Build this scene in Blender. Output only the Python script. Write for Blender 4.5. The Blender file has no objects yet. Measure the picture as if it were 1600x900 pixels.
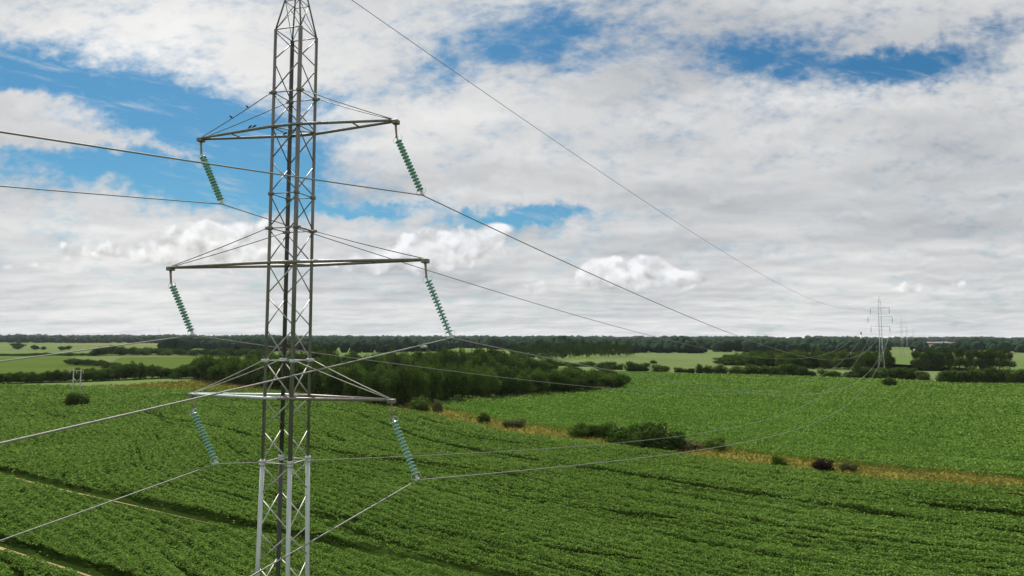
import bpy, bmesh, math
import numpy as np
from mathutils import Vector, Matrix
rng = np.random.default_rng(7)
sc = bpy.context.scene
COL = sc.collection

# ------------------------------------------------------------------ camera
F = 1066.667
PITCH = math.atan(76 / F)
EYE = Vector((0, 0, 25.0))
M3 = (Matrix.Rotation(math.pi / 2 + PITCH, 3, 'X') @ Matrix.Rotation(math.radians(0.14), 3, 'Z'))
cd = bpy.data.cameras.new('camera')
cam = bpy.data.objects.new('camera', cd)
COL.objects.link(cam)
cam.matrix_world = Matrix.Translation(EYE) @ M3.to_4x4()
cd.sensor_width = 36; cd.lens = 24; cd.clip_start = 0.5; cd.clip_end = 60000
sc.camera = cam


def ray(px, py):
    return M3 @ Vector(((px - 800) / F, (450 - py) / F, -1))


def ground(px, py, z=0.0):
    d = ray(px, py)
    return EYE + d * ((z - EYE.z) / d.z)


def at_y(px, py, y):
    d = ray(px, py)
    return EYE + d * (y / d.y)


# ------------------------------------------------------------------ small helpers
def tag(o, label=None, cat=None, group=None, kind=None):
    if label: o['label'] = label
    if cat: o['category'] = cat
    if group: o['group'] = group
    if kind: o['kind'] = kind
    return o


def link(name, me, parent=None, mat=None):
    o = bpy.data.objects.new(name, me)
    COL.objects.link(o)
    if mat and me is not None and not me.materials: me.materials.append(mat)
    if parent: o.parent = parent
    return o


def empty(name, loc, rz=0.0):
    o = bpy.data.objects.new(name, None)
    COL.objects.link(o)
    o.location = loc; o.rotation_euler = (0, 0, rz); o.empty_display_size = 0.3
    return o


def np_mesh(name, verts, faces, smooth=False):
    """verts (N,3); faces (M,k) int array"""
    me = bpy.data.meshes.new(name)
    verts = np.asarray(verts, np.float32); faces = np.asarray(faces, np.int32)
    k = faces.shape[1]
    me.vertices.add(len(verts)); me.vertices.foreach_set('co', verts.ravel())
    me.loops.add(faces.size); me.loops.foreach_set('vertex_index', faces.ravel())
    me.polygons.add(len(faces))
    me.polygons.foreach_set('loop_start', np.arange(0, faces.size, k, dtype=np.int32))
    me.polygons.foreach_set('loop_total', np.full(len(faces), k, np.int32))
    me.polygons.foreach_set('use_smooth', np.full(len(faces), smooth, bool))
    me.update(calc_edges=True)
    return me


def leaf_quads(c, n, s, aspect=1.0):
    """flat leaf rhombi: centres c (N,3), normals n (N,3), sizes s (N,)"""
    n = n / (np.linalg.norm(n, axis=1, keepdims=True) + 1e-9)
    r = rng.normal(size=c.shape)
    t = np.cross(n, r); t /= (np.linalg.norm(t, axis=1, keepdims=True) + 1e-9)
    b = np.cross(n, t)
    s = s[:, None] * 0.5
    v = np.stack([c - t * s, c - b * s * aspect * .75 + t * s * .1, c + t * s, c + b * s * aspect * .75 + t * s * .1], 1)
    return v.reshape(-1, 3), np.arange(len(c) * 4).reshape(-1, 4)


def vnoise(x, y, seed=0):
    """value noise 0..1"""
    xi = np.floor(x).astype(np.int64); yi = np.floor(y).astype(np.int64)
    fx = x - xi; fy = y - yi
    fx = fx * fx * (3 - 2 * fx); fy = fy * fy * (3 - 2 * fy)
    def h(a, b):
        n = (a * 374761393 + b * 668265263 + seed * 974711) & 0x7fffffff
        n = ((n ^ (n >> 13)) * 1274126177) & 0x7fffffff
        return ((n ^ (n >> 16)) & 0xffff) / 65535.0
    return (h(xi, yi) * (1 - fx) + h(xi + 1, yi) * fx) * (1 - fy) + (h(xi, yi + 1) * (1 - fx) + h(xi + 1, yi + 1) * fx) * fy


def tube_mesh(name, pts, radii, sides=8, cap=True):
    pts = [Vector(p) for p in pts]; n = len(pts)
    if not hasattr(radii, '__len__'): radii = [radii] * n
    bm = bmesh.new(); rings = []
    up = None
    for i, p in enumerate(pts):
        d = (pts[min(i + 1, n - 1)] - pts[max(i - 1, 0)]).normalized()
        if up is None:
            up = Vector((0, 0, 1)) if abs(d.z) < .9 else Vector((1, 0, 0))
        a = d.cross(up).normalized(); b = a.cross(d).normalized(); up = b
        rings.append([bm.verts.new(p + (a * math.cos(2 * math.pi * k / sides) + b * math.sin(2 * math.pi * k / sides)) * radii[i]) for k in range(sides)])
    for r0, r1 in zip(rings[:-1], rings[1:]):
        for k in range(sides):
            f = bm.faces.new((r0[k], r0[(k + 1) % sides], r1[(k + 1) % sides], r1[k])); f.smooth = True
    if cap:
        bm.faces.new(rings[0]); bm.faces.new(rings[-1][::-1])
    bmesh.ops.recalc_face_normals(bm, faces=bm.faces)
    me = bpy.data.meshes.new(name); bm.to_mesh(me); bm.free()
    return me


def join_meshes(name, meshes):
    bm = bmesh.new()
    for m in meshes:
        bm.from_mesh(m)
    me = bpy.data.meshes.new(name); bm.to_mesh(me); bm.free()
    return me


def box_mesh(name, size, loc=(0, 0, 0), rot=None, bevel=0.0):
    bm = bmesh.new(); bmesh.ops.create_cube(bm, size=1)
    bmesh.ops.scale(bm, vec=size, verts=bm.verts)
    if bevel: bmesh.ops.bevel(bm, geom=bm.edges[:], offset=bevel, segments=1, affect='EDGES')
    m = Matrix.Translation(loc)
    if rot is not None: m = m @ rot.to_4x4()
    bmesh.ops.transform(bm, matrix=m, verts=bm.verts)
    me = bpy.data.meshes.new(name); bm.to_mesh(me); bm.free()
    return me


def lathe_mesh(name, prof, sides=16, origin=(0, 0, 0), axis=(0, 0, 1)):
    """prof: list of (r, h) along the axis"""
    q = Vector((0, 0, 1)).rotation_difference(Vector(axis))
    bm = bmesh.new(); rings = []
    for r, h in prof:
        rings.append([bm.verts.new(q @ Vector((r * math.cos(2 * math.pi * k / sides), r * math.sin(2 * math.pi * k / sides), h)) + Vector(origin)) for k in range(sides)])
    for a, b in zip(rings[:-1], rings[1:]):
        for k in range(sides):
            f = bm.faces.new((a[k], a[(k + 1) % sides], b[(k + 1) % sides], b[k])); f.smooth = True
    bm.faces.new(rings[0][::-1]); bm.faces.new(rings[-1])
    bmesh.ops.recalc_face_normals(bm, faces=bm.faces)
    me = bpy.data.meshes.new(name); bm.to_mesh(me); bm.free()
    return me


# ------------------------------------------------------------------ node expressions
class NT:
    def __init__(s, tree): s.t = tree; s.n = tree.nodes; s.l = tree.links
    def node(s, typ, **kw):
        n = s.n.new(typ)
        for k, v in kw.items(): setattr(n, k, v)
        return n
    def put(s, sock, v):
        if isinstance(v, V): s.l.new(v.s, sock)
        elif hasattr(v, 'is_linked'): s.l.new(v, sock)
        else: sock.default_value = v
    def math(s, op, *a, clamp=False):
        n = s.node('ShaderNodeMath', operation=op, use_clamp=clamp)
        for i, x in enumerate(a): s.put(n.inputs[i], x)
        return V(s, n.outputs[0])
    def vec(s, x, y, z=0.0):
        n = s.node('ShaderNodeCombineXYZ')
        for i, v in enumerate((x, y, z)): s.put(n.inputs[i], v)
        return n.outputs[0]
    def sep(s, v):
        n = s.node('ShaderNodeSeparateXYZ'); s.put(n.inputs[0], v)
        return [V(s, o) for o in n.outputs]
    def noise(s, vec, scale=1.0, detail=4.0, rough=0.5, lac=2.0, dist=0.0, dim='3D', color=False):
        n = s.node('ShaderNodeTexNoise', noise_dimensions=dim)
        s.put(n.inputs['Vector'], vec)
        for k, v in (('Scale', scale), ('Detail', detail), ('Roughness', rough), ('Lacunarity', lac), ('Distortion', dist)): s.put(n.inputs[k], v)
        return V(s, n.outputs['Color' if color else 'Fac'])
    def smooth(s, x, lo, hi):
        n = s.node('ShaderNodeMapRange', interpolation_type='SMOOTHSTEP')
        s.put(n.inputs[0], x); s.put(n.inputs[1], lo); s.put(n.inputs[2], hi)
        return V(s, n.outputs[0])
    def mix(s, f, a, b, blend='MIX'):
        n = s.node('ShaderNodeMix', data_type='RGBA', blend_type=blend)
        s.put(n.inputs[0], f); s.put(n.inputs[6], a); s.put(n.inputs[7], b)
        return n.outputs[2]
    def ramp(s, f, stops):
        n = s.node('ShaderNodeValToRGB'); s.put(n.inputs[0], f)
        cr = n.color_ramp
        while len(cr.elements) < len(stops): cr.elements.new(.5)
        for e, (p, c) in zip(cr.elements, stops): e.position = p; e.color = (*c, 1)
        return n.outputs[0]


class V:
    def __init__(s, nt, sock): s.nt = nt; s.s = sock
    def __add__(s, o): return s.nt.math('ADD', s, o)
    __radd__ = __add__
    def __sub__(s, o): return s.nt.math('SUBTRACT', s, o)
    def __rsub__(s, o): return s.nt.math('SUBTRACT', o, s)
    def __mul__(s, o): return s.nt.math('MULTIPLY', s, o)
    __rmul__ = __mul__
    def __truediv__(s, o): return s.nt.math('DIVIDE', s, o)
    def clamp(s): return s.nt.math('ADD', s, 0.0, clamp=True)
    def max(s, o): return s.nt.math('MAXIMUM', s, o)
    def min(s, o): return s.nt.math('MINIMUM', s, o)


def material(name, rough=.7, metallic=0.0, spec=.3):
    m = bpy.data.materials.new(name); m.use_nodes = True
    nt = NT(m.node_tree); b = m.node_tree.nodes['Principled BSDF']
    b.inputs['Roughness'].default_value = rough; b.inputs['Metallic'].default_value = metallic
    b.inputs['Specular IOR Level'].default_value = spec
    return m, nt, b


def steel(name, c1, c2, scale=3.0, rough=.5, metallic=.2, streak=.25):
    m, nt, b = material(name, rough, metallic, .4)
    tc = nt.node('ShaderNodeTexCoord').outputs['Object']
    x, y, z = nt.sep(tc)
    n = nt.noise(nt.vec(x * 3.0, y * 3.0, z * streak), scale, 5, .6)
    nt.put(b.inputs['Base Color'], nt.ramp(n, [(.3, c1), (.7, c2)]))
    return m


STEEL_DARK = steel('weathered_steel', (.115, .11, .102), (.225, .215, .20))
STEEL_BLACK = steel('dark_steel', (.035, .035, .038), (.075, .073, .072))  # for the rear leg: its shaded side put into the colour
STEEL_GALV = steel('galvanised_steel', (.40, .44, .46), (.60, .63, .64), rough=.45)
STEEL_BRACE = steel('brace_steel', (.34, .33, .30), (.50, .48, .44))
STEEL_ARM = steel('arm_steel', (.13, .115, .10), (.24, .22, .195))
STEEL_FAR = steel('far_steel', (.34, .35, .36), (.48, .49, .50))
STEEL_RUST = steel('hanger_steel', (.20, .15, .085), (.34, .26, .16))
ALU = steel('aluminium_strand', (.19, .19, .18), (.29, .285, .27), rough=.65, metallic=.2)
WHITE = steel('white_cladding', (.62, .62, .60), (.78, .78, .76))
BRICKRED = steel('red_brick', (.20, .10, .07), (.30, .15, .10))
ROOFGREY = steel('roof_sheet', (.25, .25, .25), (.38, .38, .37))
WOOD_GREY = steel('weathered_pole', (.32, .31, .28), (.48, .46, .42))
BLACK = steel('dark_band', (.03, .03, .03), (.05, .05, .05))
BIRD = steel('bird_plumage', (.008, .008, .010), (.02, .02, .024), rough=1.0, metallic=0.0)

GLASS, nt, b = material('green_glass', .18, 0, .6)
tc = nt.node('ShaderNodeTexCoord').outputs['Object']
nt.put(b.inputs['Base Color'], nt.ramp(nt.noise(tc, 4, 2), [(.3, (.20, .46, .42)), (.7, (.30, .58, .55))]))
b.inputs['Coat Weight'].default_value = 1.0; b.inputs['Coat Roughness'].default_value = .12
b.inputs['Transmission Weight'].default_value = .12


def leaf_material(name, lo, hi, trans=.25, rough=.6, patch_scale=.06, patch=.35, spec=0.0, wr=.45, wp=.35):
    """leaves: colour varies per leaf and per plant"""
    m, nt, b = material(name, rough, 0, spec)
    g = nt.node('ShaderNodeNewGeometry'); oi = nt.node('ShaderNodeObjectInfo')
    rnd = V(nt, g.outputs['Random Per Island']); per = V(nt, oi.outputs['Random'])
    pos = g.outputs['Position']
    n = nt.noise(pos, patch_scale, 3, .6)
    f = (rnd * wr + per * wp + (n - .5) * (patch * 2.0) + .1).clamp()
    col = nt.mix(f, (*lo, 1), (*hi, 1))
    nt.put(b.inputs['Base Color'], col)
    t = nt.node('ShaderNodeBsdfTranslucent'); nt.put(t.inputs[0], col)
    mx = nt.node('ShaderNodeMixShader'); mx.inputs[0].default_value = trans
    nt.l.new(b.outputs[0], mx.inputs[1]); nt.l.new(t.outputs[0], mx.inputs[2])
    nt.l.new(mx.outputs[0], m.node_tree.nodes['Material Output'].inputs[0])
    return m


LEAF = leaf_material('broadleaf_foliage', (.018, .050, .008), (.092, .142, .026), trans=.30, wp=.5)
LEAF_DARK = leaf_material('dark_foliage', (.016, .040, .008), (.070, .105, .022), trans=.3)
LEAF_PURPLE = leaf_material('purple_foliage', (.016, .014, .012), (.036, .026, .022))
LEAF_OLIVE = leaf_material('olive_scrub', (.06, .075, .03), (.12, .13, .05))
BARK = steel('bark', (.06, .05, .04), (.12, .10, .08))
CROP_LEAF = leaf_material('crop_leaf', (.028, .076, .006), (.205, .325, .072), trans=.36, rough=.65, patch_scale=.035, patch=.24, spec=0.0, wr=.72, wp=0.0)
GRASS_LEAF = leaf_material('dry_grass', (.070, .095, .016), (.35, .29, .075), trans=.2, patch_scale=.11, patch=.8)

# ------------------------------------------------------------------ world: sky and clouds
SUN_AZ = math.radians(113)      # direction to the sun, from +x, counter-clockwise
SUN_EL = math.radians(48)
sun_dir = Vector((math.cos(SUN_EL) * math.cos(SUN_AZ), math.cos(SUN_EL) * math.sin(SUN_AZ), math.sin(SUN_EL)))


def build_world():
    w = bpy.data.worlds.new('World'); sc.world = w; w.use_nodes = True
    nt = NT(w.node_tree); bg = w.node_tree.nodes['Background']
    sky = nt.node('ShaderNodeTexSky', sky_type='NISHITA', sun_disc=False)
    sky.sun_elevation = SUN_EL; sky.sun_rotation = math.radians(90) - SUN_AZ
    sky.altitude = 50; sky.air_density = 1.0; sky.dust_density = .6; sky.ozone_density = 2.0
    d = nt.node('ShaderNodeTexCoord').outputs['Generated']
    x, y, z = nt.sep(d)
    ay = nt.math('ABSOLUTE', y).max(.12)
    U = x / ay * F + 800.0          # directions spread out on a far vertical sheet, in thousandths
    W = 526.0 - z / ay * F
    # plane projection for the high layer
    zz = z.max(0.0) + .10
    p2 = nt.vec(x / zz, y / zz, 0.0)
    sheet = nt.vec(U * .01, W * .01, 0.0)
    # warp
    wn = nt.noise(sheet, .9, 4, .6, color=True)
    wx, wy, wz = nt.sep(wn)
    wf = nt.noise(sheet, 4.0, 3, .6, color=True)
    fx, fy, fz = nt.sep(wf)
    u = U + (wx - .5) * 170.0 + (fx - .5) * 46.0
    v = W + (wy - .5) * 90.0 + (fy - .5) * 30.0

    def gsum(lst, uu, vv):
        tot = None
        for cx, cy, sx, sy, rot, amp in lst:
            c, s = math.cos(math.radians(rot)), math.sin(math.radians(rot))
            dx = uu - cx; dy = vv - cy
            a = (dx * c + dy * s) / sx; b2 = (dy * c - dx * s) / sy
            e = nt.math('EXPONENT', (a * a + b2 * b2) * -1.0) * amp
            tot = e if tot is None else tot + e
        return tot
    holes = gsum([
        (20, 100, 150, 40, 6, 1.05), (230, 165, 160, 56, 12, 1.25), (370, 205, 120, 62, 20, 1.2),
        (180, 268, 290, 38, 7, 1.35), (400, 290, 110, 40, 0, .9), (560, 325, 120, 11, 0, .75),
        (850, 335, 110, 15, 0, 1.15), (740, 340, 60, 14, 0, .6),
        (50, 210, 150, 15, 6, -.65), (20, 150, 90, 20, 10, -.55), (290, 240, 120, 9, 8, -.45),
        (760, 50, 90, 60, -15, .68), (900, 25, 110, 42, -8, .85), (690, 105, 60, 34, 0, .5), (860, 80, 120, 22, 0, .5),
        (1260, 80, 150, 36, 0, .66), (1450, 90, 110, 34, -8, .88), (1180, 75, 60, 30, 0, .4),
        (1590, 25, 60, 20, 0, .45), (1420, 45, 90, 16, -10, -.4), (1330, 70, 340, 80, 0, .30), (1060, 50, 120, 60, 0, .12),
        (480, 150, 60, 30, 0, .35), (600, 140, 80, 22, 0, .35),
    ], u, v)
    zp = z.max(0.0) + .11
    lx = x / zp; ly = y / zp
    plane = nt.vec(lx + (wx - .5) * .5, ly + (wy - .5) * .5, 0.0)
    plane_s = nt.vec(lx * .55 + ly * .2, ly * 1.7 - lx * .35, 4.0)
    streak = nt.noise(plane_s, .9, 6, .55)
    mott = nt.noise(nt.vec(U * .011, W * .022 + U * .004, 5.0), 1.5, 8, .62)
    rip = nt.noise(nt.vec(U * .030 + W * .012, W * .062 - U * .014, 7.0), 1.0, 5, .6)
    wisp = nt.noise(nt.vec(U * .0075, W * .045 - U * .010, 11.0), 1.0, 7, .66)
    cover = .80 + (streak - .5) * .7 + (mott - .5) * 1.5 + (rip - .5) * .9 - holes * 1.0
    cov = nt.smooth(cover, -.30, .84)
    cov = cov.max(nt.smooth(wisp, .50, .80) * .55)
    big = nt.noise(plane, .55, 5, .5)
    mid = nt.noise(plane, 1.5, 6, .52)
    plane_b = nt.vec(lx + (wx - .5) * .5 - .06, ly + (wy - .5) * .5 - .12, 0.0)
    mid2 = nt.noise(plane_b, 1.5, 6, .52)
    glow = gsum([(260, 50, 330, 110, 0, .20), (150, 400, 300, 90, 0, .10), (560, 170, 260, 60, 0, .10),
                 (1540, 150, 160, 60, 0, .03), (1000, 220, 500, 80, 0, .02), (980, 70, 200, 70, 0, -.09), (1330, 60, 260, 70, 0, -.10),
                 (900, 290, 300, 26, 0, -.07), (1350, 330, 420, 50, 0, -.06), (300, 440, 400, 30, 0, -.02)], U, W)
    hz = nt.math('EXPONENT', nt.math('ABSOLUTE', W - 526.0) * (-1 / 60.0))
    lum = .655 + (streak - .5) * .22 + glow + (big - .5) * .40 + (mid - .5) * .30 + (mid - mid2) * .34 + hz * .06
    lum = lum.max(.40).min(.92)
    # cumulus heaps: soft lit domes over flat shaded bases
    def vor(uu, vv, sc_):
        n = nt.node('ShaderNodeTexVoronoi', feature='SMOOTH_F1', voronoi_dimensions='2D')
        nt.put(n.inputs['Vector'], nt.vec(uu * .01, vv * .013, 0.0)); nt.put(n.inputs['Scale'], sc_); n.inputs['Detail'].default_value = 1.5
        n.inputs['Roughness'].default_value = .5; n.inputs['Smoothness'].default_value = .8
        return V(nt, n.outputs['Distance'])
    uu = U + (fx - .5) * 34.0; vv = W + (fy - .5) * 26.0
    v1 = vor(uu, vv, 2.6); v2 = vor(uu - 9.0, vv - 12.0, 2.6)
    bil = nt.noise(sheet, 2.2, 5, .5)
    bil2 = nt.noise(nt.vec((U - 10.0) * .01, (W - 12.0) * .01, 0.0), 2.2, 5, .5)
    HEAPS = [(700, 386, 72, 34, 0, 1.3), (772, 362, 26, 22, 0, 1.0), (640, 400, 70, 28, 0, .8), (560, 412, 90, 26, 0, .6),
             (955, 426, 50, 28, 0, 1.3), (1028, 410, 30, 18, 0, .9), (1000, 436, 110, 20, 0, .8), (1075, 436, 70, 16, 0, .6), (850, 450, 34, 16, 0, .9),
             (320, 372, 66, 32, 0, 1.2), (235, 392, 80, 26, 0, 1.0), (120, 392, 50, 20, 0, .8), (370, 400, 100, 30, 0, .7),
             (1500, 442, 80, 14, 0, .7), (1380, 452, 80, 12, 0, .55), (1250, 440, 70, 12, 0, .5), (40, 420, 80, 18, 0, .5), (420, 345, 50, 26, 0, .5)]
    heap = gsum(HEAPS, U, W)
    crest = gsum([(a, b_ - sy * .55, sx * .8, sy * .7, 0, amp) for a, b_, sx, sy, r_, amp in HEAPS], U, W).min(1.2)
    hm = heap + (bil - .5) * .55 - (v1 - .38) * .50
    hcov = nt.smooth(hm, .36, .70) * nt.smooth(hm + (W - 526.0) * -.003, .2, .9)
    base = gsum([(700, 432, 110, 14, 0, .15), (985, 462, 120, 9, 0, .13), (300, 428, 140, 14, 0, .10), (520, 440, 90, 12, 0, .10)], U, W)
    hl = (.68 + crest * .14 + (bil - bil2) * .48 + (v2 - v1) * .36 - base).max(.5).min(.95)
    lum = lum - base * .5
    tint = nt.mix((lum - .40) * 2.4, (.88, .93, 1.0, 1), (1.0, .995, .98, 1))
    def grey(val):
        return nt.vec(val, val, val)
    lum_all = nt.math('ADD', lum * (1.0 - hcov), hl * hcov)
    cl = nt.node('ShaderNodeVectorMath', operation='MULTIPLY')
    nt.put(cl.inputs[0], tint); nt.put(cl.inputs[1], grey(lum_all * 6.7))
    # blue of the clear sky
    gam = nt.node('ShaderNodeHueSaturation'); nt.put(gam.inputs['Color'], sky.outputs[0])
    gam.inputs['Saturation'].default_value = 1.18; gam.inputs['Value'].default_value = 1.0
    total = (cov + hcov - cov * hcov).clamp()
    total = total.max(hz * .8).max(nt.smooth(z, .02, -.02))
    blue = nt.node('ShaderNodeVectorMath', operation='MULTIPLY')
    nt.put(blue.inputs[0], gam.outputs[0]); blue.inputs[1].default_value = (.205, .42, .47)
    out = nt.mix(total, blue.outputs[0], cl.outputs[0])
    nt.put(bg.inputs[0], out); bg.inputs[1].default_value = .1
    w.cycles.sampling_method = 'MANUAL'; w.cycles.sample_map_resolution = 512


build_world()
sl = bpy.data.lights.new('sun', 'SUN'); sl.energy = 5.0; sl.angle = math.radians(.6); sl.color = (1.0, .95, .86)
so = bpy.data.objects.new('sun', sl); COL.objects.link(so)
so.rotation_euler = (-sun_dir).to_track_quat('-Z', 'Y').to_euler(); so.location = (0, 0, 200)
vs = sc.view_settings
vs.view_transform = 'Standard'; vs.look = 'None'; vs.gamma = 1; vs.use_curve_mapping = False; vs.exposure = 0.62

# ------------------------------------------------------------------ ground and fields
def field_material(name, cols, scale=.02, fine=.5, patches=False):
    m, nt, b = material(name, .95, 0, 0.0)
    pos = nt.node('ShaderNodeNewGeometry').outputs['Position']
    n1 = nt.noise(pos, scale, 5, .6); n2 = nt.noise(pos, fine, 4, .65)
    f = (n1 * .6 + n2 * .4)
    col = nt.ramp(f, [(.35, cols[0]), (.5, cols[1]), (.66, cols[2])])
    if patches:
        vo = nt.node('ShaderNodeTexVoronoi', distance='CHEBYCHEV'); vo.inputs['Scale'].default_value = .0028
        nt.put(vo.inputs['Vector'], pos)
        h, s_, v_ = nt.sep(vo.outputs['Color'])
        pc = nt.ramp(h, [(0, (.055, .095, .028)), (.35, (.11, .15, .05)), (.6, (.11, .15, .06)), (.85, (.06, .10, .035)), (1, (.15, .15, .07))])
        col = nt.mix(.8, col, pc)
    nt.put(b.inputs['Base Color'], col)
    return m


def sheet(name, poly, z, mat, kind='structure', nsub=0):
    """flat sheet from a list of xy points"""
    bm = bmesh.new()
    vs_ = [bm.verts.new((p[0], p[1], z)) for p in poly]
    f = bm.faces.new(vs_)
    bmesh.ops.triangulate(bm, faces=[f])
    for f in bm.faces:
        if f.normal.z < 0: f.normal_flip()
    me = bpy.data.meshes.new(name); bm.to_mesh(me); bm.free()
    o = link(name, me, None, mat); o['kind'] = kind
    return o


def gpts(pl): return [ground(*p).to_2d() for p in pl]


G_MEADOW = field_material('meadow_ground', [(.05, .085, .025), (.075, .115, .035), (.11, .14, .05)], .01, .3, patches=True)
G_SOIL_SHADE = field_material('shaded_crop_soil', [(.010, .018, .004), (.015, .028, .005), (.021, .038, .007)], .05, 1.2)  # soil darkened: shade in the crop gaps is put into its colour
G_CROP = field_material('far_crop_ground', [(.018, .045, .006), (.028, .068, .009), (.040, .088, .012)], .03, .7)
G_TAN = field_material('dry_verge', [(.05, .075, .016), (.11, .11, .024), (.20, .16, .04)], .05, .6)
G_TRACK = field_material('bare_track', [(.16, .125, .06), (.24, .19, .10), (.30, .24, .13)], .1, 1.5)
G_PALE = field_material('pale_pasture', [(.072, .104, .036), (.092, .124, .048), (.110, .140, .058)], .01, .1)
G_OLIVE = field_material('olive_pasture', [(.046, .074, .016), (.060, .090, .021), (.074, .102, .026)], .01, .1)
G_BROWN = field_material('ploughed_soil', [(.075, .055, .045), (.10, .072, .056), (.12, .088, .066)], .01, .1)

R = 26000
sheet('ground', [(-R, -2000), (R, -2000), (R, R), (-R, R)], 0, G_MEADOW)

near_edge_px = [(150, 606), (190, 607), (440, 613), (560, 629), (620, 641), (680, 651), (800, 680), (900, 692), (1060, 714), (1080, 718), (1210, 734), (1340, 751), (1600, 772), (1900, 797)]
far_edge_px = [(150, 603), (190, 603), (260, 597), (330, 596), (440, 600), (560, 613), (690, 638), (800, 661), (900, 673), (1060, 693), (1145, 703), (1210, 713), (1307, 723), (1437, 736), (1600, 749), (1900, 772)]
NEAR_E = gpts(near_edge_px); FAR_E = gpts(far_edge_px)
sheet('grass_verge', NEAR_E + FAR_E[::-1], .03, G_TAN)
left_far = gpts([(-500, 612), (-200, 608), (0, 603)])
NEAR_POLY = left_far + NEAR_E + [Vector((140, 45)), Vector((60, 20)), Vector((-60, 20)), Vector((-160, 60)), Vector((-280, 150))]
sheet('near_crop_ground', NEAR_POLY, .06, G_SOIL_SHADE)
FARF_POLY = FAR_E[6:] + gpts([(2300, 760), (2300, 640), (1900, 606), (1600, 600), (1470, 598), (1390, 594), (1200, 587), (980, 580), (880, 578), (960, 606), (820, 618), (700, 627)])
sheet('far_crop_ground', FARF_POLY, .06, G_CROP)
sheet('olive_pasture', gpts([(-300, 603), (-300, 562), (0, 560), (110, 558), (170, 578), (270, 588), (100, 596)]), .02, G_OLIVE)
sheet('olive_pasture', gpts([(160, 572), (190, 558), (380, 556), (430, 560), (380, 580), (290, 588), (250, 586)]), .02, G_OLIVE)
sheet('pale_pasture', gpts([(860, 577), (980, 578), (1200, 585), (1390, 592), (1600, 597), (1600, 580), (1450, 580), (1330, 574), (1130, 571), (1130, 554), (985, 555), (930, 560), (870, 571)]), .02, G_PALE)
sheet('pale_pasture', gpts([(-200, 550), (-200, 541), (60, 540), (200, 538), (260, 540), (180, 547), (60, 551)]), .02, G_PALE)
sheet('pale_pasture', gpts([(1380, 556), (1385, 547), (1430, 546), (1432, 556)]), .02, G_PALE)
sheet('pale_pasture', gpts([(1570, 563), (1570, 551), (1800, 552), (1800, 566)]), .02, G_PALE)
sheet('pale_pasture', gpts([(700, 556), (720, 551), (760, 551), (770, 556)]), .02, G_PALE)
sheet('ploughed_field', gpts([(1440, 541), (1444, 534), (1490, 533.5), (1500, 541)]), .03, G_BROWN)

# tramlines: polylines on the ground, half width, bare soil?
TRAMS = [
    ([(-220, 690), (0, 741), (110, 768), (200, 788), (300, 812), (400, 834), (490, 852), (570, 868), (700, 893), (850, 925)], 1.55, True),
    ([(-200, 812), (-60, 838), (0, 855), (60, 874), (120, 893), (200, 920)], 1.35, True),
    ([(480, 634), (560, 650), (660, 690), (720, 705), (800, 719), (870, 733), (960, 744), (1100, 768), (1200, 782), (1320, 802), (1400, 815), (1520, 831), (1700, 855)], 1.15, False),
    ([(0, 622), (60, 606), (110, 612)], .0, False),
    ([(200, 640), (270, 659), (350, 674), (440, 697), (560, 716), (700, 734), (830, 752)], 1.0, False),
    ([(20, 606), (60, 612), (110, 622)], .8, False),
    ([(230, 757), (330, 775), (420, 794), (560, 822), (800, 858), (1000, 885)], .55, False),
    ([(760, 775), (900, 800), (1000, 812), (1150, 832), (1320, 858), (1500, 880)], .55, False),
    ([(1240, 675), (1320, 686), (1420, 695), (1600, 707), (1750, 716)], .9, False),
    ([(1300, 745), (1400, 757), (1600, 782)], .6, False),
]


def seg_dist(P, poly):
    best = np.full(len(P), 1e9)
    for a, b2 in zip(poly[:-1], poly[1:]):
        a = np.array(a[:2]); b2 = np.array(b2[:2]); d = b2 - a
        t = np.clip(((P - a) @ d) / (d @ d), 0, 1)
        q = a + t[:, None] * d
        best = np.minimum(best, np.hypot(*(P - q).T))
    return best


def inside(P, poly):
    poly = np.array([(p[0], p[1]) for p in poly]); c = np.zeros(len(P), bool)
    j = len(poly) - 1
    for i in range(len(poly)):
        xi, yi = poly[i]; xj, yj = poly[j]
        cond = ((yi > P[:, 1]) != (yj > P[:, 1]))
        c ^= cond & (P[:, 0] < (xj - xi) * (P[:, 1] - yi) / (yj - yi + 1e-12) + xi)
        j = i
    return c


TR = [(np.array([tuple(p) for p in gpts(pl)]), hw, bare) for pl, hw, bare in TRAMS if hw > 0]
for poly, hw, bare in TR:
    if not bare: continue
    L, Rr = [], []
    poly = poly[:6]
    for i, p in enumerate(poly):
        d = poly[min(i + 1, len(poly) - 1)] - poly[max(i - 1, 0)]; d = d / np.hypot(*d)
        nrm = np.array((-d[1], d[0])); L.append(tuple(p + nrm * .0)); Rr.append(tuple(p - nrm * hw * ((.50, .5, .42, .36, .26, .05) if hw < 1.5 else (.36, .30, .24, .16, .06, .01))[i]))
    sheet('field_track', L + Rr[::-1], .075, G_TRACK)


def scatter(N, y0, y1, xspan, power=1.6):
    """positions denser close by"""
    q = rng.random(N); k = 1 - power
    Y = (y0 ** k + q * (y1 ** k - y0 ** k)) ** (1 / k)
    X = (rng.random(N) * 2 - 1) * xspan * Y
    return np.stack([X, Y], 1)


ROWA = np.array((.80, -.60)); ROWN = np.array((.60, .80))


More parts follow.
